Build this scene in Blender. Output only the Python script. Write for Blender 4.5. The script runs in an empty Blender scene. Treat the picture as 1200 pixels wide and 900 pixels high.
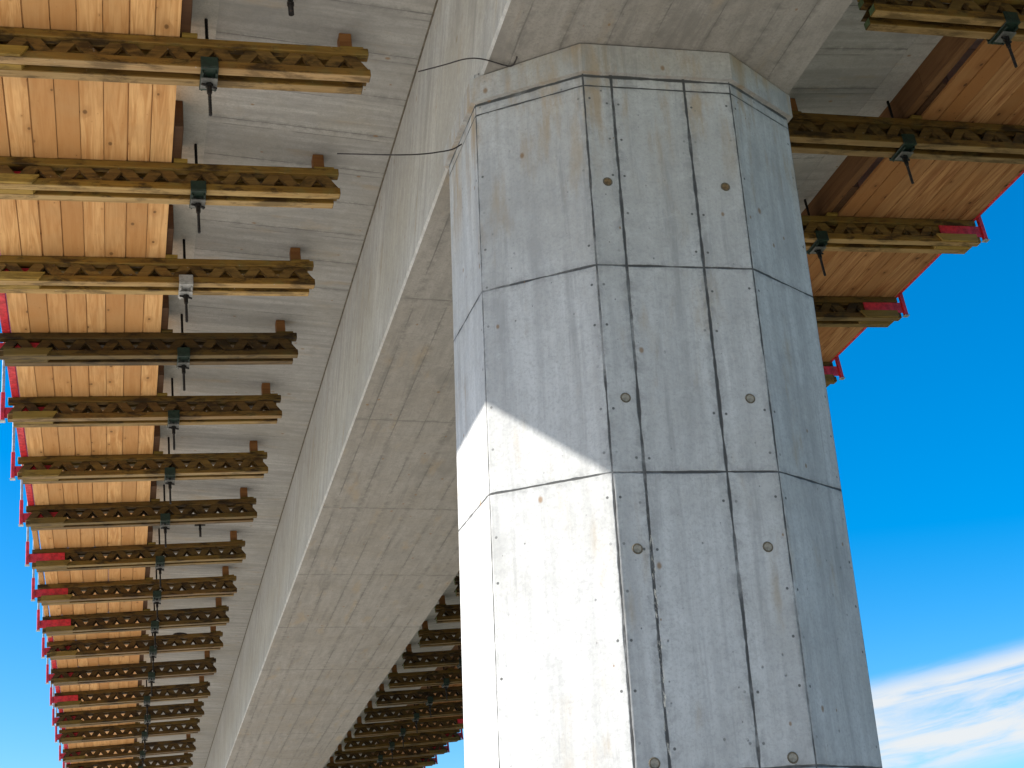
import bpy, bmesh, math, random
from mathutils import Vector, Matrix
random.seed(11)
C = bpy.context.scene.collection
SC = bpy.context.scene
EYE = 1.6                                   # eye height above the ground, metres
U = 1.15                                    # survey unit in metres

# ---------------------------------------------------------------- nodes
class NT:
    def __init__(s, name):
        s.m = bpy.data.materials.new(name); s.m.use_nodes = True
        s.t = s.m.node_tree; s.t.nodes.clear()
        s.out = s.n('ShaderNodeOutputMaterial'); s.b = s.n('ShaderNodeBsdfPrincipled')
        s.t.links.new(s.b.outputs[0], s.out.inputs[0])
    def n(s, ty, **k):
        x = s.t.nodes.new(ty)
        for a, v in k.items(): setattr(x, a, v)
        return x
    def put(s, sock, v):
        if isinstance(v, bpy.types.NodeSocket): s.t.links.new(v, sock)
        else: sock.default_value = v
    def math(s, op, a, b=0.0, clamp=False):
        x = s.n('ShaderNodeMath', operation=op); x.use_clamp = clamp
        s.put(x.inputs[0], a); s.put(x.inputs[1], b); return x.outputs[0]
    def mr(s, v, a, b, c=0.0, d=1.0, smooth=True):
        x = s.n('ShaderNodeMapRange'); x.interpolation_type = 'SMOOTHSTEP' if smooth else 'LINEAR'
        s.put(x.inputs[0], v)
        for i, q in enumerate((a, b, c, d)): s.put(x.inputs[i+1], q)
        return x.outputs[0]
    def mix(s, f, a, b, mode='MIX'):
        x = s.n('ShaderNodeMix', data_type='RGBA', blend_type=mode)
        s.put(x.inputs[0], f)
        for i, q in ((6, a), (7, b)):
            if isinstance(q, tuple) and len(q) == 3: q = (*q, 1)
            s.put(x.inputs[i], q)
        return x.outputs[2]
    def vec(s, x=0.0, y=0.0, z=0.0):
        q = s.n('ShaderNodeCombineXYZ')
        for i, v in enumerate((x, y, z)): s.put(q.inputs[i], v)
        return q.outputs[0]
    def sep(s, v):
        q = s.n('ShaderNodeSeparateXYZ'); s.put(q.inputs[0], v); return q.outputs
    def noise(s, v, scale, detail=4, rough=.55, dist=0.0):
        x = s.n('ShaderNodeTexNoise'); s.put(x.inputs['Vector'], v)
        x.inputs['Scale'].default_value = scale; x.inputs['Detail'].default_value = detail
        x.inputs['Roughness'].default_value = rough; x.inputs['Distortion'].default_value = dist
        return x.outputs[0]
    def bump(s, h, strength=.3, dist=.01):
        x = s.n('ShaderNodeBump'); x.inputs['Strength'].default_value = strength
        x.inputs['Distance'].default_value = dist; s.put(x.inputs['Height'], h)
        s.t.links.new(x.outputs[0], s.b.inputs['Normal'])
    def done(s, col, rough=.8, metal=0.0, spec=.3):
        if isinstance(col, tuple) and len(col) == 3: col = (*col, 1)
        s.put(s.b.inputs['Base Color'], col); s.put(s.b.inputs['Roughness'], rough)
        s.put(s.b.inputs['Metallic'], metal); s.b.inputs['Specular IOR Level'].default_value = spec
        return s.m

def concrete(name, base, tint, ulines=(), vlines=(), streak=(9, .35), smix=.35, lw=.006, rust=None, dots=False, holes=.5,
             vbreak=1.0, linecol=.3, patches=.5, board=None, mott=.7, leak=None):
    """cast concrete; UV is in metres, v runs along the form boards"""
    s = NT(name)
    uv = s.n('ShaderNodeUVMap'); uv.uv_map = 'UVMap'; P = uv.outputs[0]
    u, v, _ = s.sep(P)
    o = s.n('ShaderNodeTexCoord').outputs['Object']
    wob = s.math('MULTIPLY', s.math('SUBTRACT', s.noise(s.vec(u, v, 3.3), 9, 4), .5), .006)
    uw = s.math('ADD', u, wob); vw = s.math('ADD', v, wob)
    st = s.noise(s.vec(s.math('MULTIPLY', u, streak[0]), s.math('MULTIPLY', v, streak[1]), 0.0), 2.2, 6, .62, .3)
    st2 = s.noise(s.vec(s.math('MULTIPLY', u, streak[0]*4), s.math('MULTIPLY', v, streak[1]*2), 5.0), 2.0, 4, .6)
    blot = s.noise(o, .9, 5, .6, .4)
    blot2 = s.noise(o, 4.2, 8, .72, .3)
    mid = s.noise(o, 13, 8, .75, .4)
    fine = s.noise(o, 60, 4, .75)
    d = tuple(c*.62 for c in base); l = tuple(min(1, c*1.22) for c in base)
    c = s.mix(s.mr(st, .3, .72), d, l)
    c = s.mix(1-smix, c, base)
    c = s.mix(s.mr(blot, .42, .68, 0, .85), c, tint)
    drip = s.noise(s.vec(s.math('MULTIPLY', u, 9), s.math('MULTIPLY', v, .55), 23.0), 1.3, 7, .7, .2)
    c = s.mix(s.math('MULTIPLY', s.mr(drip, .53, .66, 0, .6), s.mr(blot, .35, .6, .25, 1)), c, tuple(x*.55 for x in base))
    c = s.mix(s.mr(st2, .5, .75, 0, .22), c, tuple(x*.6 for x in base))
    c = s.mix(s.mr(blot2, .5, .72, 0, patches*.5*mott), c, tuple(min(1, x*1.3) for x in base))
    c = s.mix(s.mr(blot2, .48, .3, 0, patches*.5*mott), c, tuple(x*.66 for x in base))
    c = s.mix(s.mr(mid, .5, .66, 0, .6*mott), c, tuple(x*.6 for x in base))
    c = s.mix(s.mr(mid, .48, .32, 0, .4*mott), c, tuple(min(1, x*1.28) for x in base))
    oil = s.noise(s.vec(s.math('MULTIPLY', u, 1.6), s.math('MULTIPLY', v, .7), 51.0), 1.4, 7, .62, .6)
    c = s.mix(s.mr(oil, .54, .7, 0, .42), c, tuple(x*.55 for x in base))
    c = s.mix(s.mr(fine, .45, .68, 0, .5), c, tuple(x*.62 for x in base))
    if board:                                # impressions of the separate form boards
        fl = s.math('FLOOR', s.math('DIVIDE', u, board))
        wn = s.n('ShaderNodeTexWhiteNoise', noise_dimensions='1D'); s.put(wn.inputs['W'], fl)
        c = s.mix(s.mr(wn.outputs[0], 0, 1, 0, .34, False), c, tuple(x*.68 for x in base))
        fr = s.math('ABSOLUTE', s.math('SUBTRACT', s.math('FRACT', s.math('DIVIDE', uw, board)), .5))
        c = s.mix(s.math('MULTIPLY', s.mr(fr, .478, .495, 0, .55), s.mr(s.noise(s.vec(u, v, 9), 2.5, 3), .42, .6)), c, tuple(x*.35 for x in base))
    if rust:
        lo, hi, a = rust
        rn = s.noise(s.vec(s.math('MULTIPLY', u, 5), s.math('MULTIPLY', v, .9), 7.0), 1.5, 5, .6)
        f = s.math('MULTIPLY', s.mr(v, lo, hi), s.mr(rn, .47, .68, 0, a))
        c = s.mix(f, c, (.30, .20, .085))
    rn2 = s.noise(s.vec(s.math('MULTIPLY', u, 3), s.math('MULTIPLY', v, .8), 17.0), 1.7, 5, .6)
    c = s.mix(s.mr(rn2, .56, .74, 0, .45), c, (.30, .225, .13))
    # joints between form panels; the pier list adds a painted lip shadow
    brk = s.mr(s.noise(s.vec(u, v, 1.0), 2.6, 5, .7), .28, .52, .3, 1)
    brk2 = s.mr(s.noise(s.vec(u, v, 4.0), 1.1, 2), .38, .6, .0, 1) if vbreak < 1 else 1.0
    wn_ = s.mr(s.noise(s.vec(u, v, 8.0), 6, 3), .3, .7, .55, 1.5)
    line = 0.0; halo = 0.0
    for co, L_ in ((uw, ulines), (vw, vlines)):
        for q in L_:
            q, w = q if isinstance(q, tuple) else (q, 1.0)
            dd = s.math('ABSOLUTE', s.math('SUBTRACT', co, q))
            wd = s.math('MULTIPLY', wn_, lw*w*.8)
            a = s.mr(dd, s.math('MULTIPLY', wd, .45), wd, 1, 0)
            if co is uw and vbreak < 1: a = s.math('MULTIPLY', a, brk2)
            line = s.math('MAXIMUM', line, a)
            halo = s.math('MAXIMUM', halo, s.mr(dd, 0, .05*w, 1, 0))
    if ulines or vlines:
        c = s.mix(s.math('MULTIPLY', halo, s.mr(mid, .42, .6, .05, .6)), c, tuple(x*.5 for x in base))
        c = s.mix(s.math('MULTIPLY', line, brk), c, tuple(x*linecol for x in base))
    if dots:                                 # nail and screw marks either side of the joints
        dm = 0.0
        for q in ulines:
            q, w = q if isinstance(q, tuple) else (q, 1.0)
            for off in (-.035, .03):
                du = s.math('SUBTRACT', u, q+off)
                fv = s.math('MULTIPLY', s.math('SUBTRACT', s.math('FRACT', s.math('ADD', s.math('MULTIPLY', v, 4.3), q*7+off*31)), .5), .23)
                r = s.math('SQRT', s.math('ADD', s.math('MULTIPLY', du, du), s.math('MULTIPLY', fv, fv)))
                dm = s.math('MAXIMUM', dm, s.mr(r, .005, .009, 1, 0))
        c = s.mix(s.math('MULTIPLY', dm, s.mr(s.noise(s.vec(u, v, 12), 3.5, 2), .42, .56)), c, tuple(x*.22 for x in base))
    if leak:                                 # pale grout runs beside one joint
        lu, l0, l1 = leak
        ln = s.noise(s.vec(s.math('MULTIPLY', u, 60), s.math('MULTIPLY', v, 14), 3.0), 1.0, 5, .75)
        lf = s.math('MULTIPLY', s.mr(s.math('ABSOLUTE', s.math('SUBTRACT', uw, lu)), .004, .017, 1, 0), s.math('MULTIPLY', s.mr(v, l0, l0+.3), s.mr(v, l1, l1-.5)))
        c = s.mix(s.math('MULTIPLY', lf, s.mr(ln, .52, .62, 0, .9)), c, (.62, .58, .50))
    sp = s.n('ShaderNodeTexVoronoi', voronoi_dimensions='2D'); s.put(sp.inputs['Vector'], s.vec(u, s.math('MULTIPLY', vw, .7), 0)); sp.inputs['Scale'].default_value = 4.3
    sr = s.sep(sp.outputs['Color'])[2]
    c = s.mix(s.mr(sp.outputs['Distance'], s.mr(sr, .7, 1, .0, .03, False), s.mr(sr, .7, 1, .0, .09, False), .75, 0), c, (.20, .115, .05))
    vo = s.n('ShaderNodeTexVoronoi', voronoi_dimensions='2D'); s.put(vo.inputs['Vector'], s.vec(u, s.math('MULTIPLY', v, .8), 0)); vo.inputs['Scale'].default_value = 9
    rr = s.sep(vo.outputs['Color'])[0]
    bug = s.mr(vo.outputs['Distance'], s.mr(rr, .62, 1, 0.0, .02, False), s.mr(rr, .62, 1, .002, .085, False), s.math('MULTIPLY', s.mr(s.noise(s.vec(u, v, 31), 1.2, 3), .4, .6, .25, 1), holes), 0)
    bug = s.math('MULTIPLY', bug, s.mr(s.noise(s.vec(u, v, 41), 90, 2), .35, .5, .3, 1))
    c = s.mix(bug, c, tuple(x*.25 for x in base))
    h = s.math('ADD', s.math('MULTIPLY', st, .25), s.math('MULTIPLY', fine, .25))
    h = s.math('SUBTRACT', h, s.math('MULTIPLY', line, 1.2)) if (ulines or vlines) else h
    h = s.math('SUBTRACT', h, bug)
    s.bump(h, .45, .006)
    return s.done(c, .82, 0, .25)

def timber(name, base, dark, axis='X', gain=1.0, island=True, knots=True, rough=.7, island_var=.5, green=None, scale=1.0, grime=0.0):
    """sawn timber with the grain along one local axis; no two boards alike"""
    s = NT(name)
    tc = s.n('ShaderNodeTexCoord').outputs['Object']
    oi = s.n('ShaderNodeObjectInfo').outputs['Random']
    isl = s.n('ShaderNodeNewGeometry').outputs['Random Per Island'] if island else oi
    x, y, z = s.sep(tc)
    if axis == 'Y': x, y = y, x
    rs = s.math('ADD', s.math('MULTIPLY', isl, 37.0), s.math('MULTIPLY', oi, 91.0))
    P = s.vec(s.math('ADD', s.math('MULTIPLY', x, .9*scale), rs), s.math('MULTIPLY', y, 13*scale), s.math('MULTIPLY', z, 13*scale))
    g = s.noise(P, 1.6, 6, .6, 1.1)
    g2 = s.noise(s.vec(s.math('ADD', s.math('MULTIPLY', x, 3), rs), s.math('MULTIPLY', y, 70), s.math('MULTIPLY', z, 70)), 1.2, 3, .6)
    big = s.noise(s.vec(s.math('ADD', x, rs), y, z), 1.7, 4, .6)
    c = s.mix(s.mr(g, .32, .7), base, dark)
    c = s.mix(s.mr(g2, .45, .75, 0, .3), c, tuple(q*.6 for q in dark))
    c = s.mix(s.mr(isl, 0, 1, 0, island_var, False), c, tuple(q*f for q, f in zip(base, (.58, .47, .36))))
    c = s.mix(s.mr(big, .42, .68, 0, .45), c, tuple(q*.62 for q in base))
    if green: c = s.mix(s.mr(s.noise(tc, 6, 4), .5, .68, 0, .5), c, green)
    if knots:
        vo = s.n('ShaderNodeTexVoronoi', voronoi_dimensions='2D')
        yk = s.math('ADD', y, s.math('MULTIPLY', s.math('SUBTRACT', big, .5), .03))
        s.put(vo.inputs['Vector'], s.vec(s.math('ADD', s.math('MULTIPLY', x, 3.6), rs), s.math('MULTIPLY', yk, 5.6), 0.0))
        vo.inputs['Scale'].default_value = 1.0
        rk = s.sep(vo.outputs['Color'])[1]
        kn = s.mr(vo.outputs['Distance'], s.mr(rk, .5, 1, .0, .055, False), s.mr(rk, .5, 1, .01, .12, False), .9, 0)
        ring = s.mr(vo.outputs['Distance'], s.mr(rk, .5, 1, .01, .17, False), s.mr(rk, .5, 1, .05, .42, False), .45, 0)
        c = s.mix(ring, c, tuple(q*.8 for q in dark))
        c = s.mix(kn, c, tuple(q*.33 for q in dark))
    if grime:                                 # damp black weathering and cement splashes
        gn = s.noise(s.vec(s.math('ADD', s.math('MULTIPLY', x, 1.3), rs), s.math('MULTIPLY', y, 4), s.math('MULTIPLY', z, 4)), 2.2, 7, .7, .3)
        c = s.mix(s.mr(gn, .47, .62, 0, grime), c, tuple(q*.3 for q in dark))
        cs_ = s.noise(s.vec(s.math('ADD', x, rs), y, z), 21, 4, .7)
        c = s.mix(s.mr(cs_, .66, .74, 0, .55), c, (.27, .255, .22))
        c = s.mix(1.0, c, s.n('ShaderNodeObjectInfo').outputs['Color'], 'MULTIPLY')
    s.bump(s.math('ADD', g, g2), .25, .003)
    return s.done(c, rough, 0, .25)

def plain(name, base, var=.3, rough=.5, metal=0.0, scale=14, spec=.4, wear=None):
    s = NT(name); tc = s.n('ShaderNodeTexCoord').outputs['Object']
    n1 = s.noise(tc, scale, 5, .65); n2 = s.noise(tc, scale*5, 3, .6)
    c = s.mix(s.mr(n1, .35, .7, 0, 1), tuple(q*(1+var) for q in base), tuple(q*(1-var) for q in base))
    if wear: c = s.mix(s.mr(n2, .58, .7, 0, .8), c, wear)
    s.bump(n2, .15, .002)
    return s.done(c, s.mr(n1, .3, .7, rough-.1, rough+.15), metal, spec)

# ---------------------------------------------------------------- mesh helpers
def tag(o, label=None, cat=None, group=None, kind=None):
    for k, v in (('label', label), ('category', cat), ('group', group), ('kind', kind)):
        if v: o[k] = v
    return o
class MB:
    """collects shapes, then links them as ONE mesh object"""
    def __init__(s): s.bm = bmesh.new(); s.uv = s.bm.loops.layers.uv.new('UVMap')
    def hexa(s, v8, mi=0, end=None):
        v = [s.bm.verts.new(p) for p in v8]
        for k, f in enumerate(((3, 2, 1, 0), (4, 5, 6, 7), (0, 1, 5, 4), (2, 3, 7, 6), (1, 2, 6, 5), (3, 0, 4, 7))):
            q = s.bm.faces.new([v[i] for i in f]); q.material_index = mi
            if end is not None and k in (4, 5): q.material_index = end
        return v
    def box(s, x0, x1, y0, y1, z0, z1, mi=0, end=None):
        return s.hexa([(x0, y0, z0), (x1, y0, z0), (x1, y1, z0), (x0, y1, z0), (x0, y0, z1), (x1, y0, z1), (x1, y1, z1), (x0, y1, z1)], mi, end)
    def prism(s, poly, f, mi=0):
        """poly: 2-D points, f(p, k) -> 3-D for k = 0, 1"""
        a = [s.bm.verts.new(f(p, 0)) for p in poly]; b = [s.bm.verts.new(f(p, 1)) for p in poly]
        n = len(poly); fs = [s.bm.faces.new(a[::-1]), s.bm.faces.new(b)]
        for i in range(n): fs.append(s.bm.faces.new((a[i], a[(i+1) % n], b[(i+1) % n], b[i])))
        for q in fs: q.material_index = mi
        return fs
    def tube(s, pts, r, n=8, mi=0):
        pts = [Vector(p) for p in pts]; rings = []
        for i, p in enumerate(pts):
            d = (pts[min(i+1, len(pts)-1)] - pts[max(i-1, 0)]).normalized()
            a = d.orthogonal().normalized() if not rings else (pa - d*pa.dot(d)).normalized()
            pa = a; b = d.cross(a); rr = r[i] if isinstance(r, (list, tuple)) else r
            rings.append([s.bm.verts.new(p + a*rr*math.cos(t) + b*rr*math.sin(t)) for t in [2*math.pi*k/n for k in range(n)]])
        for A, B in zip(rings, rings[1:]):
            for k in range(n):
                q = s.bm.faces.new((A[k], A[(k+1) % n], B[(k+1) % n], B[k])); q.smooth = n > 6; q.material_index = mi
        for R_, fl in ((rings[0], True), (rings[-1], False)):
            q = s.bm.faces.new(R_[::-1] if fl else R_); q.material_index = mi
    def build(s, name, mats, parent=None, bevel=0.0, loc=None):
        if bevel:
            bmesh.ops.bevel(s.bm, geom=[e for e in s.bm.edges if e.calc_length() > bevel*4], offset=bevel, segments=1, affect='EDGES', clamp_overlap=True)
        bmesh.ops.recalc_face_normals(s.bm, faces=s.bm.faces[:])
        me = bpy.data.meshes.new(name); s.bm.to_mesh(me); s.bm.free()
        for m in (mats if isinstance(mats, (list, tuple)) else [mats]): me.materials.append(m)
        o = bpy.data.objects.new(name, me); C.objects.link(o)
        if parent: o.parent = parent
        if loc is not None: o.location = loc
        return o
def empty(name, mat=None):
    o = bpy.data.objects.new(name, None); C.objects.link(o); o.empty_display_size = .2
    if mat is not None: o.matrix_world = mat
    return o
def kids(o): return [c for c in bpy.data.objects if c.parent == o]
def copy_tree(o, parent=None, sub=None):
    c = o.copy(); C.objects.link(c)
    if parent: c.parent = parent
    for ch in (sub if sub is not None else kids(o)): copy_tree(ch, c)
    return c

# ---------------------------------------------------------------- frames
TN = Vector((0.957343, 0.276460, 0.084048)); LN = Vector((-0.273862, 0.960884, -0.041243)); NN = Vector((-0.092163, 0.016466, 0.995608))
ORG = Vector((-0.185079, 6.667151, 6.191324 + EYE))     # foot of the left web at the slab
BR = Matrix(((TN.x, LN.x, NN.x, ORG.x), (TN.y, LN.y, NN.y, ORG.y), (TN.z, LN.z, NN.z, ORG.z), (0, 0, 0, 1)))
def brm(t, l, h): return BR @ Matrix.Translation((t, l, h))

# ---------------------------------------------------------------- materials
M = {}
SEAM = [2.35 + 2.15*k for k in range(-4, 14)]
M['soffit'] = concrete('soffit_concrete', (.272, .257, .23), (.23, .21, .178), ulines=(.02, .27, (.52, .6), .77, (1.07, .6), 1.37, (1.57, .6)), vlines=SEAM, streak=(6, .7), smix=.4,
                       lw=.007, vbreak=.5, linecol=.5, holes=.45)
M['web'] = concrete('web_concrete', (.425, .418, .40), (.34, .325, .295), streak=(5, .5), smix=.6, holes=.35)
M['slab'] = concrete('slab_concrete', (.325, .318, .293), (.28, .265, .225), ulines=[.41 + .48*k*1.0 for k in range(-4, 10)], streak=(6, .4), smix=.75, lw=.006,
                     linecol=.4, board=.48, holes=.4)
M['strip'] = concrete('strip_concrete', (.345, .335, .30), (.30, .29, .25), streak=(3, 2), smix=.3, holes=.2)
TI = (.69, .652, .862, .591)
u1 = TI[0]; u2 = u1+TI[1]; u3 = u2+TI[2]; u4 = u3+TI[3]
M['pier'] = concrete('pier_concrete', (.44, .447, .445), (.36, .36, .345), ulines=((u1, .6), (u2, .9), (u2+.163, 1.3), (u2+.588, 1.3), (u3, .75), (u4, .5)),
                     vlines=(0.863+EYE, 2.289+EYE, 3.439+EYE, (4.57+EYE, .8), (4.638+EYE, 1.5)), streak=(7, .24), smix=.5, mott=.6, leak=(u2+.166, .8+EYE, 2.2+EYE), lw=.0095, rust=(3.8+EYE, 4.5+EYE, .6), dots=True, holes=.8, linecol=.13)  # highest line paints the shadow and grime under the collar lip
M['collar'] = concrete('collar_concrete', (.395, .395, .385), (.31, .30, .27), streak=(7, 1.2), smix=.4, rust=(4.2+EYE, 4.5+EYE, .5), holes=.5)
M['plank'] = timber('plank_timber', (.68, .40, .165), (.45, .215, .068), axis='Y', island_var=.95)
M['plank_shaded'] = timber('plank_shaded_timber', (.47, .25, .10), (.22, .085, .028), axis='Y', island_var=1.0, scale=.8)  # heartwood streaks, plus the right side's weaker light put into the colour
M['girder'] = timber('girder_timber', (.225, .132, .024), (.10, .052, .010), axis='X', knots=False, green=(.11, .09, .025), grime=.95)
M['underlit'] = timber('underlit_girder_timber', (.37, .265, .115), (.19, .12, .04), axis='X', knots=False, grime=.7)
M['lattice'] = timber('lattice_timber', (.165, .095, .022), (.075, .039, .009), axis='X', knots=False, scale=1.4, grime=.8)
M['block'] = timber('block_timber', (.25, .115, .036), (.14, .058, .017), axis='X', knots=False)
M['dark'] = timber('shaded_block_timber', (.085, .042, .017), (.05, .022, .009), axis='X', knots=False)  # block timber with the shade of the gap put into its colour
M['rim'] = timber('rim_timber', (.20, .10, .04), (.10, .045, .016), axis='Y')
M['plate'] = plain('zinc_plate', (.13, .13, .12), .3, .55, .3)
M['board'] = timber('end_board_timber', (.30, .20, .04), (.18, .115, .02), axis='X', knots=False, grime=.6)
M['endgreen'] = plain('sealed_end_grain', (.10, .14, .06), .3, .8)
M['green'] = plain('green_painted_steel', (.008, .02, .013), .4, .5, wear=(.03, .026, .02))
M['steel'] = plain('dark_steel', (.014, .013, .0125), .3, .55, .5, wear=(.09, .05, .03))
M['galv'] = plain('galvanised_steel', (.36, .36, .345), .25, .55, .5, wear=(.25, .22, .18))
M['red'] = plain('red_paint', (.46, .018, .028), .35, .5, wear=(.26, .09, .07))
M['wire'] = plain('wire_steel', (.05, .045, .045), .2, .5, .6)
M['hole'] = plain('hole_mortar', (.10, .085, .06), .3, .9)
M['ring'] = plain('cone_plug', (.215, .20, .165), .3, .9, scale=40)
M['rustplug'] = plain('rusty_plug', (.13, .085, .04), .4, .9, scale=40)

# ---------------------------------------------------------------- ground
def ground():
    s = NT('bare_ground'); tc = s.n('ShaderNodeTexCoord').outputs['Object']
    n = s.noise(tc, .12, 6, .6); f = s.noise(tc, 2.5, 6, .65); g = s.noise(tc, 30, 3, .6)
    c = s.mix(s.mr(f, .3, .7), (.43, .405, .37), (.335, .315, .285))
    gx, gy, _ = s.sep(tc)
    side = s.math('ADD', s.math('ADD', gx, s.math('MULTIPLY', gy, .28)), s.math('MULTIPLY', n, 5.0))     # made-up pale road and dark meadow, unseen, to weight the bounce light
    c = s.mix(s.mr(side, 7.0, 8.6), c, (.05, .065, .025))
    c = s.mix(s.mr(side, -24, -30), c, (.09, .11, .045))
    c = s.mix(s.mr(g, .5, .7, 0, .4), c, (.52, .49, .45))
    s.bump(s.math('ADD', f, g), .6, .05); mat = s.done(c, .95, 0, .1)
    bm = MB(); R_ = 1500; N_ = 48
    cv = bm.bm.verts.new((0, 0, 0)); prev = None
    for r in (4, 12, 30, 80, 250, R_):
        ring = [bm.bm.verts.new((r*math.cos(2*math.pi*k/N_), r*math.sin(2*math.pi*k/N_), (0 if r < 60 else random.uniform(-.3, .3)))) for k in range(N_)]
        for k in range(N_):
            if prev: bm.bm.faces.new((prev[k], ring[k], ring[(k+1) % N_], prev[(k+1) % N_]))
            else: bm.bm.faces.new((cv, ring[k], ring[(k+1) % N_]))
        prev = ring
    o = bm.build('ground', mat); o['kind'] = 'structure'
ground()

# ---------------------------------------------------------------- pier
def pier():
    A = {'A': (-0.330829, 7.085524), 'B': (-0.139764, 6.422462), 'C': (0.468413, 6.186389), 'D': (1.311629, 6.365488), 'E': (1.719162, 6.793075)}
    ctr = Vector((.7059, 6.9245)); ya = .26997
    P = [Vector(A[k]) for k in 'ABCDE']
    ax = Vector((-math.sin(ya), math.cos(ya)))
    def back(p):                                      # mirror a front corner to the back
        d = p - ctr; return p - ax*(2*d.dot(ax)) + ax*.22
    P += [back(P[4]) + ax*.12, back(P[3]), back(P[2])]
    root = empty('concrete_pier', Matrix.Translation((ctr.x, ctr.y, 0)))
    tag(root, 'octagonal bare concrete bridge pier, sunlit white on its lower left', 'pier')
    mb = MB(); ti = (.0254, .0477)
    def topz(p):                                      # underside of the girder above p
        d = p - Vector((-.3308, 7.0855)); return 4.7415 + EYE + .03 + d.x*.0395 + d.y*-.0285 + .012
    us = [0]
    for i in range(8): us.append(us[-1] + (P[(i+1) % 8]-P[i]).length)
    B, Tt = [], []
    for p in P:
        B.append(mb.bm.verts.new((p.x-ctr.x, p.y-ctr.y, -.4))); Tt.append(mb.bm.verts.new((p.x-ctr.x, p.y-ctr.y, topz(p))))
    for i in range(8):
        j = (i+1) % 8; f = mb.bm.faces.new((B[i], B[j], Tt[j], Tt[i]))
        for lp, uu in zip(f.loops, (us[i], us[i+1], us[i+1], us[i])):
            q = lp.vert.co; lp[mb.uv].uv = (uu, q.z - ti[0]*q.x/1 - ti[1]*q.y/1)
    mb.bm.faces.new(Tt)
    ve = [e for e in mb.bm.edges if abs(e.verts[0].co.z-e.verts[1].co.z) > 2]
    bmesh.ops.bevel(mb.bm, geom=ve, offset=.012, segments=2, affect='EDGES', profile=.5)
    mb.build('shaft', M['pier'], root)
    mb = MB(); n8 = 8; lo, hi, li = [], [], []
    for i in range(n8):
        p = P[i]; d0 = (P[i]-P[i-1]).normalized(); d1 = (P[(i+1) % n8]-P[i]).normalized()
        n0 = Vector((d0.y, -d0.x)); n1 = Vector((d1.y, -d1.x)); nn = (n0+n1).normalized(); q = p + nn*(.028/max(.3, nn.dot(n0)))
        zt = topz(p) - .018 - .03
        z0 = 4.65 + EYE + ti[0]*(q.x-ctr.x) + ti[1]*(q.y-ctr.y)
        li.append(mb.bm.verts.new((p.x-ctr.x-nn.x*.02, p.y-ctr.y-nn.y*.02, z0+.004))); lo.append(mb.bm.verts.new((q.x-ctr.x, q.y-ctr.y, z0))); hi.append(mb.bm.verts.new((q.x-ctr.x, q.y-ctr.y, zt)))
    ui = [mb.bm.verts.new((v.co.x, v.co.y, h_.co.z)) for v, h_ in zip(li, hi)]
    for i in range(n8):
        j = (i+1) % n8
        for a, b in ((lo, hi), (li, lo), (hi, ui)):
            f = mb.bm.faces.new((a[i], a[j], b[j], b[i]))
            for lp, uu in zip(f.loops, (us[i], us[i+1], us[i+1], us[i])): lp[mb.uv].uv = (uu, lp.vert.co.z - (0 if a is lo else .05))
    mb.build('collar', M['collar'], root)
    # tie holes: ring of mortar round a recessed plug
    c, d = P[2], P[3]; e = (d-c).normalized(); nrm = Vector((e.y, -e.x))
    for du, z in ((.095, 3.911), (.762, 3.932), (.097, 2.647), (.756, 2.67), (.095, 1.864), (.754, 1.885), (.75, .887), (.093, .87)):
        q = c + e*du; base = Vector((q.x-ctr.x, q.y-ctr.y, z+EYE))
        th = MB(); n = 14; X = Vector((e.x, e.y, 0)); Z = Vector((0, 0, 1)); Y = Vector((nrm.x, nrm.y, 0))
        rows = [(.0275, .0005), (.0255, .004), (.021, .004), (.0195, .0015), (.0, .0025)]
        rg = []
        for r, hh in rows[:-1]:
            rg.append([th.bm.verts.new(X*r*math.cos(2*math.pi*k/n) + Z*r*math.sin(2*math.pi*k/n) + Y*hh) for k in range(n)])
        for a, b in zip(rg, rg[1:]):
            for k in range(n):
                fc = th.bm.faces.new((a[k], a[(k+1) % n], b[(k+1) % n], b[k])); fc.material_index = 0
        fc = th.bm.faces.new(rg[-1]); fc.material_index = 1
        th.build('tie_hole', [M['hole'], M['ring'] if z < 3 else M['rustplug']], root, loc=base)
pier()

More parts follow.
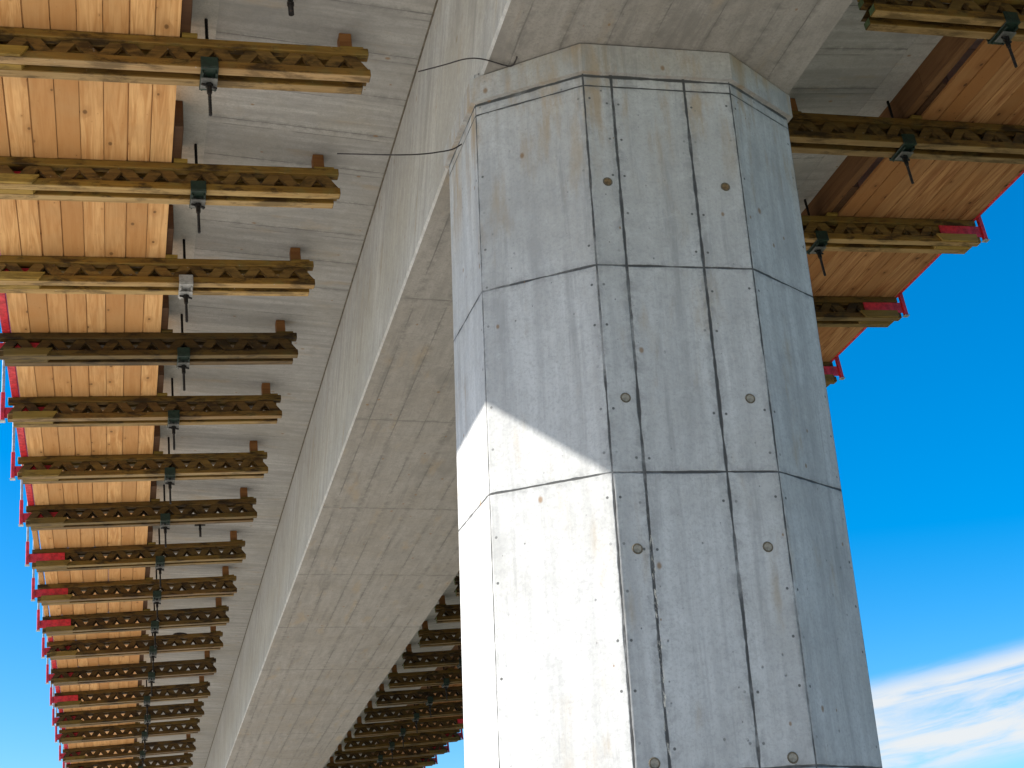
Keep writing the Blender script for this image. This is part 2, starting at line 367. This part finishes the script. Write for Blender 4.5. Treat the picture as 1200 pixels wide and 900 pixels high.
# ---------------------------------------------------------------- bridge superstructure
L0, L1 = -14.0, 62.0
SL, SR, JR = (-.1203, -1.4245), (1.7591, -1.5313), (1.8765, -.1374)
KS = .0923                                            # outward rise of the slab underside
def slab_l(t): return -t*KS
def slab_r(t): return JR[1] + (t-JR[0])*KS*.8
def bridge():
    root = empty('concrete_bridge', BR); tag(root, 'grey concrete bridge with deep box girder under a wide deck slab', 'bridge')
    NS = 24
    def sheet(mb, p, q, uvf, mi):
        """faces between two long edges p and q of the cross-section"""
        for k in range(NS):
            a, b = L0+(L1-L0)*k/NS, L0+(L1-L0)*(k+1)/NS
            vs = [(p[0], a, p[1]), (q[0], a, q[1]), (q[0], b, q[1]), (p[0], b, p[1])]
            f = mb.bm.faces.new([mb.bm.verts.new(v) for v in vs]); f.material_index = mi
            for lp in f.loops: lp[mb.uv].uv = uvf(lp.vert.co)
    mb = MB()
    su = lambda c: (c.x, c.y); we = lambda c: (c.y + c.z*.55, c.z); sb = lambda c: (c.y, c.x)
    ch = .018
    sl1, sl2 = (SL[0]+.004, SL[1]+ch), (SL[0]+ch, SL[1])
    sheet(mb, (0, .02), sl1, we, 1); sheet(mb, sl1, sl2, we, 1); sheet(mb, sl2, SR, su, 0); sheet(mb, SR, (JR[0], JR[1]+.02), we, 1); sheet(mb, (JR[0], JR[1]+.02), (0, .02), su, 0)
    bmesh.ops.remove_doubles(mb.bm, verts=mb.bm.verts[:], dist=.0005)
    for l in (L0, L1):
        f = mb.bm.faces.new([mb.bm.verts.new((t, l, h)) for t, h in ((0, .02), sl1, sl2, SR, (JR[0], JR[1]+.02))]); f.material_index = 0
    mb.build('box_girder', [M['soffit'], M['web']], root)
    mb = MB(); tl, tr = -2.05, 4.75
    sec = [(tl, slab_l(tl)), (0, 0), (JR[0], JR[1]), (tr, slab_r(tr)), (tr, slab_r(tr)+.16), (1.0, .32), (tl, slab_l(tl)+.2)]
    for a, b in zip(sec, sec[1:]+sec[:1]): sheet(mb, a, b, sb, 0)
    bmesh.ops.remove_doubles(mb.bm, verts=mb.bm.verts[:], dist=.0005)
    mb.build('deck_slab', M['slab'], root)
    # strips of newer concrete along the slab edges
    for a, b, fn in ((-1.655, -1.44, slab_l), (3.76, 3.985, slab_r)):
        mb = MB()
        for p, q in (((a, fn(a)-.004), (b, fn(b)-.004)), ((a, fn(a)-.004), (a, fn(a)+.01)), ((b, fn(b)-.004), (b, fn(b)+.01))): sheet(mb, p, q, sb, 0)
        mb.build('edge_strip', M['strip'], root)
    mb = MB()                                         # dark mortar bead where the webs meet the slab
    for k in range(76):
        a = L0+k; mb.hexa([(-.012, a, -.012), (.02, a, -.012), (.02, a+1, -.012), (-.012, a+1, -.012), (-.012, a, .01), (.02, a, .01), (.02, a+1, .01), (-.012, a+1, .01)])
    mb.build('joint_bead', M['hole'], root)
bridge()

# ---------------------------------------------------------------- lattice girder pairs
GH, CH, CW, GAP, GLEN = .24, .06, .08, .055, 2.70
HL, HR = -.115, -.232                                 # level of the girder tops on the left and on the right
PAIR = CW*2+GAP
def girder(name, top, slab_at, red_front, s):
    """pair of timber lattice girders; local x runs from the inner end outwards (times s), y along the bridge, z = 0 at the top"""
    root = empty(name)
    X = lambda x: x*s
    def bx(mb, x0, x1, *r, **k):
        a, b = sorted((X(x0), X(x1))); mb.box(a, b, *r, **k)
    for i, y in enumerate((0, CW+GAP)):
        e0 = -.0 if i == 0 else .035
        for nm, z in (('upper_chord', -CH), ('lower_chord', -GH)):
            mb = MB(); bx(mb, e0, GLEN-e0*1.4, y, y+CW, z, z+CH, mi=0, end=1)
            if nm == 'lower_chord':                  # underside painted paler, for the light thrown up by the ground
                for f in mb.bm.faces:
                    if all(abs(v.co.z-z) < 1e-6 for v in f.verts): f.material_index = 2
            mb.build(nm, [M['girder'], M['endgreen'], M['underlit']], root, bevel=.005)
        mb = MB(); half = .148; w = .049; k = 0; x = .02
        while x + half < GLEN-.0:
            a, b = ((x, -GH+.02), (x+half, -.02)) if k % 2 == 0 else ((x, -.02), (x+half, -GH+.02))
            z0, z1 = (-GH+CH+.001, -CH-.001)
            f = lambda z: a[0] + (b[0]-a[0])*(z-a[1])/(b[1]-a[1])
            yo = y + CW/2 - .018 + (.003 if k % 2 else 0)
            poly = [(f(z0)-w, z0), (f(z0)+w, z0), (f(z1)+w, z1), (f(z1)-w, z1)]
            mb.prism(poly, lambda p, kk: (X(p[0]), yo + .036*kk, p[1]))
            x += half; k += 1
        mb.build('lattice_web', M['lattice'], root)
    # packing that props the girders off the slab
    st_ = slab_at
    mb = MB(); bx(mb, .10, .185, .05, .15, .026, st_(.14)-.003); mb.build('packing_block', M['block'], root, bevel=.004)
    mb = MB(); bx(mb, .03, .19, .02, .20, .001, .025); mb.build('packing_pad', M['board'], root, bevel=.002)
    mb = MB(); bx(mb, 1.205, 1.275, -.42, .16, .026, st_(1.24)-.004); mb.build('edge_block', M['dark'], root, bevel=.004)
    mb = MB(); bx(mb, 1.16, 1.262, -.02, .2, .001, .025); mb.build('edge_pad', M['board'], root, bevel=.002)
    # short clamping boards on the lower chords at the outer end
    if True:
        mb = MB()
        for y0, y1 in ((-.024, -.001), (CW+.001, CW+GAP-.001)):
            p = [(GLEN-.42, -GH+.001), (GLEN-.05, -GH+.001), (GLEN-.05, -GH+CH+.012), (GLEN-.47, -GH+CH+.012)]
            mb.prism(p, lambda q, kk: (X(q[0]), y0 if kk == 0 else y1, q[1]))
        if not red_front: mb.build('end_board', M['board'], root)
        else: mb.build('end_board', M['board'], root)
    return root
slabL = lambda x: slab_l(-.43-x) - HL
slabR = lambda x: slab_r(2.86+x) - HR
gL = girder('lattice_girder_pair', HL, slabL, False, -1)
gR = girder('lattice_girder_pair', HR, slabR, False, 1)

def hanger(name, hs, clamp):
    """rod through the girder pair into the slab; z = 0 at the girder tops"""
    root = empty(name); y = PAIR/2
    mb = MB(); z0, z1 = -.56, hs+.05
    mb.tube([(0, y, z0), (0, y, z1)], .0105, 8)
    n = 60                                           # thread ribs
    for k in range(n):
        z = z0+.01+(z1-z0-.06)*k/n
        mb.tube([(0, y, z), (0, y, z+.004)], .0125, 6)
    mb.build('threaded_rod', M['steel'], root)
    mb = MB(); z = -GH                               # saddle: cheeks on the chord sides and a plate below
    cl = M['galv'] if clamp == 'galv' else M['green']
    mb.box(-.058, .058, -.014, -.002, z-.012, z+CH+.012)
    mb.box(-.058, .058, PAIR+.002, PAIR+.014, z-.012, z+CH+.012)
    mb.box(-.058, .058, -.014, PAIR+.014, z-.024, z-.0125)
    mb.box(-.05, -.038, .012, PAIR-.012, z-.05, z-.0245); mb.box(.038, .05, .012, PAIR-.012, z-.05, z-.0245)
    mb.build('saddle_clamp', cl, root, bevel=.003)
    mb = MB(); mb.box(-.055, .055, y-.055, y+.055, z-.062, z-.051); mb.build('washer_plate', M['galv'] if clamp == 'galv' else M['plate'], root, bevel=.002)
    mb = MB(); mb.tube([(0, y, z-.0625), (0, y, z-.085)], .026, 6)
    mb.tube([(0, y, z-.085), (0, y, z-.14)], .018, 6)
    for a in (0.4, 0.4+math.pi): mb.tube([(0, y, z-.075), (.055*math.cos(a), y+.055*math.sin(a), z-.08)], [.012, .009], 6)
    mb.build('wing_nut', M['steel'], root)
    return root
def post(name, front, s):
    """red guard rail bracket; x = 0 at the outer end of the girders"""
    root = empty(name); sg = s
    y0 = .003 if front else CW+GAP/2-.006
    mb = MB(); a, b = sorted((-.40*sg, .033*sg)); mb.box(a, b, y0, y0+.012, -GH+CH+.002, -CH-.002)
    mb.build('bracket_plate', M['red'], root, bevel=.002)
    y1 = y0 - .02
    mb = MB(); a, b = sorted((.034*sg, .074*sg)); mb.box(a, b, y1, y1+.04, -GH+.03, .10); mb.build('post_sleeve', M['red'], root, bevel=.004)
    mb = MB(); a, b = sorted((.040*sg, .068*sg)); mb.box(a, b, y1+.006, y1+.034, .10, 1.05); mb.build('post', M['galv'], root, bevel=.004)
    mb = MB(); a, b = sorted((.026*sg, .082*sg)); mb.box(a, b, y1-.006, y1+.046, -GH+.018, -GH+.029); mb.build('foot_plate', M['galv'], root, bevel=.002)
    return root
hg = hanger('hanger_rod', slab_l(-1.5)-HL, 'green'); hgv = hanger('hanger_rod', slab_l(-1.5)-HL, 'galv'); hr = hanger('hanger_rod', slab_r(3.93)-HR, 'green')
pLf, pLb = post('guardrail_post', True, -1), post('guardrail_post', False, -1)
pR = post('guardrail_post', True, 1); pRb = post('guardrail_post', False, 1)
SRC = {o: kids(o) for o in (gL, gR, hg, hgv, hr, pLf, pLb, pR, pRb)}
used = set()
def place(src, t, l, h, label, cat, group, rz=0.0, tone=None):
    mat = brm(t, l, h) @ Matrix.Rotation(rz, 4, 'Z')
    if src in used:
        o = copy_tree(src, None, SRC[src])
    else: o = src; used.add(src)
    o.matrix_world = mat; tag(o, label, cat, group)
    if tone is not None:                             # weathering of this girder; far ones also carry painted-in shade
        for c in kids(o):
            v = tone*random.uniform(.88, 1.12); c.color = (v, v*random.uniform(.95, 1.03), v*random.uniform(.85, 1.1), 1)
    return o
ORD = ['first', 'second', 'third', 'fourth', 'fifth', 'sixth', 'seventh', 'eighth', 'ninth', 'tenth', 'eleventh', 'twelfth', 'thirteenth', 'fourteenth',
       'fifteenth', 'sixteenth', 'seventeenth', 'eighteenth', 'nineteenth', 'twentieth', 'twenty-first', 'twenty-second', 'twenty-third', 'twenty-fourth']
LEFT = [.997, 2.262, 3.487, 4.649, 5.858, 7.18, 8.44, 9.80, 11.09, 12.38, 13.59, 15.0, 16.45, 17.78, 19.04, 20.66, 22.08, 23.4, 24.8, 26.1]
TONE = [1.15, 1.25, 1.4, .48, .85, 1.0, .62, .7, .8, .62, .75, .5]
REDF = {7, 8, 9, 12}
for i, q in enumerate(LEFT):
    l = q*U; jt = random.uniform(-.02, .02); rz = random.uniform(-.009, .009)
    extra = ' with red end plate' if i in REDF else (' with a pale steel clamp' if i == 2 else '')
    place(gL, -.43+jt, l, HL, f'timber lattice girder pair under left platform, {ORD[i]} from the top{extra}'.replace('with a pale steel clamp', 'pale clamp'), 'girder', 'lattice girders under the left platform', rz, TONE[i] if i < len(TONE) else random.uniform(.45, .7))
    place(hgv if i == 2 else hg, -1.52+random.uniform(-.025, .025), l, HL, (f'threaded hanger rod in a pale steel clamp on third left girder pair' if i == 2 else
          f'black threaded hanger rod with dark green clamp on {ORD[i]} left girder pair from the top'), 'hanger rod', 'hanger rods of the left girders')
    if i >= 1:
        place(pLf if i in REDF else pLb, -.43-GLEN+jt, l, HL, (f'red guard rail post with visible red plate on {ORD[i]} left girder pair' if i in REDF else
              f'red guard rail post at outer end of {ORD[i]} left girder pair from the top'), 'guard rail post', 'guard rail posts along the left platform')
RIGHT = [-.01 + 1.255*k for k in range(0, 23)]
for i, q in enumerate(RIGHT):
    l = q*U; jt = random.uniform(-.02, .02); rz = random.uniform(-.009, .009)
    if i < 5:
        lab = f'timber lattice girder pair right of the pier under right platform, {ORD[i]} from the top'
        rl = f'black hanger rod on {ORD[i]} girder pair from the top, right of the pier'
        pl = f'red guard rail bracket at outer end of {ORD[i]} girder pair right of the pier'
    else:
        lab = f'dark timber lattice girder pair beyond the pier, {ORD[i]} of the right platform row'
        rl = f'black hanger rod on {ORD[i]} girder pair of right row, beyond the pier'
        pl = f'red guard rail bracket on {ORD[i]} girder pair of right row, beyond the pier'
    place(gR, 2.86+jt, l, HR, lab, 'girder', 'lattice girders under the right platform', rz, (1.1, .85, 1.2, .65, .7)[i] if i < 5 else random.uniform(.45, .65))
    place(hr, 3.93+random.uniform(-.025, .025), l, HR, rl, 'hanger rod', 'hanger rods of the right girders')
    if i >= 2: place(pR if i < 5 or i == 16 else pRb, 2.86+GLEN+jt, l, HR, pl, 'guard rail post', 'guard rail posts along the right platform')

# ---------------------------------------------------------------- plank platforms
def platform(name, t0, t1, h, label, n, joints, mat):
    mb = MB(); w = (t1-t0)/n
    for k in range(n):
        js = [-8.0] + [q for i, q in enumerate(joints) if (i+k*2+random.choice((0, 0, 1))) % 4 == 1] + [34.0]
        for l, e in zip(js, js[1:]):
            dz = random.uniform(0, .006); g = random.uniform(.0025, .0065); j = random.uniform(-.001, .001); sk = random.uniform(-.0015, .0015)
            a, b = t0+k*w+g+j, t0+(k+1)*w-g+j
            mb.hexa([(a+sk, l+.001, dz), (b+sk, l+.001, dz), (b-sk, e-.001, dz), (a-sk, e-.001, dz), (a+sk, l+.001, .034), (b+sk, l+.001, .034), (b-sk, e-.001, .034), (a-sk, e-.001, .034)])
            if k < n-1: mb.box(b-.012, b+.012, l+.02, e-.02, .027, .0335)      # tongue into the next board
    o = mb.build(name, mat); o.matrix_world = brm(0, 0, h+.0015); tag(o, label, 'platform'); return o
platform('plank_platform', -3.022, -1.70, HL, 'orange softwood plank platform along the left edge of the bridge', 8, [q*U+.1 for q in LEFT], M['plank'])
platform('plank_platform', 4.129, 5.54, HR, 'orange softwood plank platform along the right edge of the bridge', 9, [q*U+.1 for q in RIGHT], M['plank_shaded'])
def edging(t0, t1, l0, l1, h, th, mat, label):
    mb = MB(); l = l0
    while l < l1-.1:
        e = min(l+random.uniform(2.6, 3.4), l1); mb.box(t0, t1, l+.003, e-.003, 0, th); l = e
    o = mb.build('edge_board', mat, bevel=.004); o.matrix_world = brm(0, 0, h); tag(o, label, 'edge board', 'edge boards of the platforms'); return o
edging(-3.10, -3.03, -7, 10.6, HL+.003, .09, M['red'], 'red edge board along the nearer stretch of the left platform')
edging(-3.10, -3.04, 10.6, 15.4, HL+.003, .09, M['plank'], 'bare wooden edge board between the red stretches of left platform')
edging(-3.10, -3.03, 15.4, 34, HL+.003, .09, M['red'], 'red edge board along the far stretch of the left platform')
edging(5.548, 5.575, -7, 34, HR+.003, .12, M['red'], 'thin red edge board along the outer edge of right platform')
mb = MB(); l = -7
while l < 34:
    e = l+random.uniform(3, 4.4); mb.box(3.99, 4.07, l+.002, e-.002, -.10, slab_r(4.03)-.006-HR-.012); l = e
o = o = mb.build('edge_timber', M['rim']); o.matrix_world = brm(0, 0, HR+.135); tag(o, 'brown timber beam between the slab edge and right plank platform', 'timber beam')

# ---------------------------------------------------------------- small things
def wire(pts, r, label):
    mb = MB(); P = [Vector(p) for p in pts]; out = []
    for i in range(len(P)-1):
        p0, p1, p2, p3 = P[max(i-1, 0)], P[i], P[i+1], P[min(i+2, len(P)-1)]
        for k in range(6):
            t = k/6; out.append(.5*((2*p1) + (p2-p0)*t + (2*p0-5*p1+4*p2-p3)*t*t + (3*p1-p0-3*p2+p3)*t**3))
    out.append(P[-1]); mb.tube(out, r, 6)
    o = mb.build('tie_wire', M['wire']); o.matrix_world = BR; tag(o, label, 'wire', 'bent wires at the pier head')
wire([(.046, -.43, -1.425), (.045, -.425, -1.442), (.0352, -.366, -1.445), (-.0148, -.3657, -1.444), (-.147, -.396, -1.436), (-.242, -.38, -1.43), (-.35, -.31, -1.424), (-.481, -.229, -1.416)], .0042,
     'thin bent wire hooked into the girder underside above the pier')
wire([(-.10, .1639, -1.58), (-.1611, .1639, -1.6172), (-.2232, .1639, -1.6571), (-.3034, .1639, -1.6795), (-.4084, .1639, -1.6999), (-.5369, .1639, -1.7123), (-.7136, .1639, -1.7181), (-.9123, .1639, -1.7221)], .0042,
     'thin wire sticking out leftwards from the head of the pier')
def stub(t, l, ln, r, label, plate=False):
    mb = MB(); mb.tube([(0, 0, .03), (0, 0, -ln)], r, 10); mb.tube([(0, 0, -ln*.3), (0, 0, -ln*.3-.02)], r*1.25, 10)
    root = mb.build('anchor_stub', M['steel'])
    root.matrix_world = brm(t, l, slab_l(t)); tag(root, label, 'stub', 'steel stubs under the slab')
    if plate:
        pb = MB(); pb.box(-.07, .07, -.02, .02, -.014, -.002); pb.build('flange', M['steel'], root)
stub(-.98, .93, .14, .02, 'short dark steel stub hanging from slab at top of photo')
stub(-1.02, 11.16, .17, .016, 'short dark steel stub with flange hanging between seventh and eighth left girder pairs', True)
mb = MB(); mb.tube([(0, 0, .02), (0, 0, -.03)], .12, 18); mb.tube([(0, 0, -.03), (0, 0, -.034)], .095, 18, mi=1)
o = mb.build('drain_outlet', [M['steel'], M['hole']]); o.matrix_world = brm(-1.05, 16.4, slab_l(-1.05)); tag(o, 'round dark drain outlet in the slab between the tenth and eleventh left girder pairs', 'drain')

# ---------------------------------------------------------------- light, sky
SUN = Vector((-0.694284, -0.127387, 0.708338))
el = math.asin(SUN.z); az = math.atan2(SUN.x, SUN.y)
sd = bpy.data.lights.new('sun', 'SUN'); sd.energy = 3.75; sd.angle = math.radians(.53); sd.color = (1, .955, .88)
so = bpy.data.objects.new('sun', sd); C.objects.link(so); so.rotation_euler = SUN.to_track_quat('Z', 'Y').to_euler()
w = bpy.data.worlds.new('World'); SC.world = w; w.use_nodes = True
nt = w.node_tree; nt.nodes.clear()
class WN(NT):
    def __init__(s): s.t = nt
wn = WN()
out = wn.n('ShaderNodeOutputWorld'); bg = wn.n('ShaderNodeBackground'); nt.links.new(bg.outputs[0], out.inputs[0])
sky = wn.n('ShaderNodeTexSky'); sky.sky_type = 'NISHITA'; sky.sun_disc = False; sky.sun_elevation = el; sky.sun_rotation = az
sky.altitude = 300; sky.air_density = 1.0; sky.dust_density = 1.3; sky.ozone_density = 2.2
hs = wn.n('ShaderNodeHueSaturation'); hs.inputs['Saturation'].default_value = 1.62; hs.inputs['Hue'].default_value = .498; nt.links.new(sky.outputs[0], hs.inputs['Color'])
dirv = wn.n('ShaderNodeTexCoord').outputs['Generated']
x, y, z = wn.sep(dirv)
A = wn.math('ARCTAN2', x, y); E_ = wn.math('ARCSINE', z)
e2 = wn.math('SUBTRACT', E_, wn.math('MULTIPLY', wn.math('SUBTRACT', A, .30), .15))
cn = wn.noise(wn.vec(wn.math('MULTIPLY', A, 6), wn.math('MULTIPLY', e2, 42), 2.0), 1.6, 8, .6, .5)
cn2 = wn.noise(wn.vec(wn.math('MULTIPLY', A, 16), wn.math('MULTIPLY', e2, 70), 6.0), 1.3, 5, .6)
band = wn.math('MULTIPLY', wn.mr(e2, .197, .178), wn.mr(e2, .112, .135))
band = wn.math('MULTIPLY', band, wn.mr(A, .14, .24))
band = wn.math('MULTIPLY', band, wn.mr(A, 1.2, .8))
cm = wn.math('MULTIPLY', band, wn.mr(wn.math('ADD', cn, wn.math('MULTIPLY', cn2, .25)), .34, .72, .0, .95))
col = wn.mix(cm, hs.outputs[0], (4.0, 4.1, 4.15))
nt.links.new(col, bg.inputs[0]); bg.inputs[1].default_value = .054

# ---------------------------------------------------------------- camera
p, r = 0.41699663942429466, -0.04451840126690253
fw = Vector((0, math.cos(p), math.sin(p))); rt = Vector((1, 0, 0)); up = Vector((0, -math.sin(p), math.cos(p)))
rt2 = rt*math.cos(r) + up*math.sin(r); up2 = -rt*math.sin(r) + up*math.cos(r)
cd = bpy.data.cameras.new('camera'); co = bpy.data.objects.new('camera', cd); C.objects.link(co)
co.matrix_world = Matrix(((rt2.x, up2.x, -fw.x, 0), (rt2.y, up2.y, -fw.y, 0), (rt2.z, up2.z, -fw.z, EYE), (0, 0, 0, 1)))
cd.sensor_width = 36; cd.lens = 1584.14/1200*36; cd.clip_start = .05; cd.clip_end = 5000
SC.camera = co
SC.view_settings.view_transform = 'Standard'; SC.view_settings.look = 'None'; SC.view_settings.exposure = 2.0; SC.view_settings.gamma = 1
SC.render.engine = 'CYCLES'; SC.cycles.max_bounces = 8; SC.cycles.diffuse_bounces = 6; SC.cycles.use_denoising = True
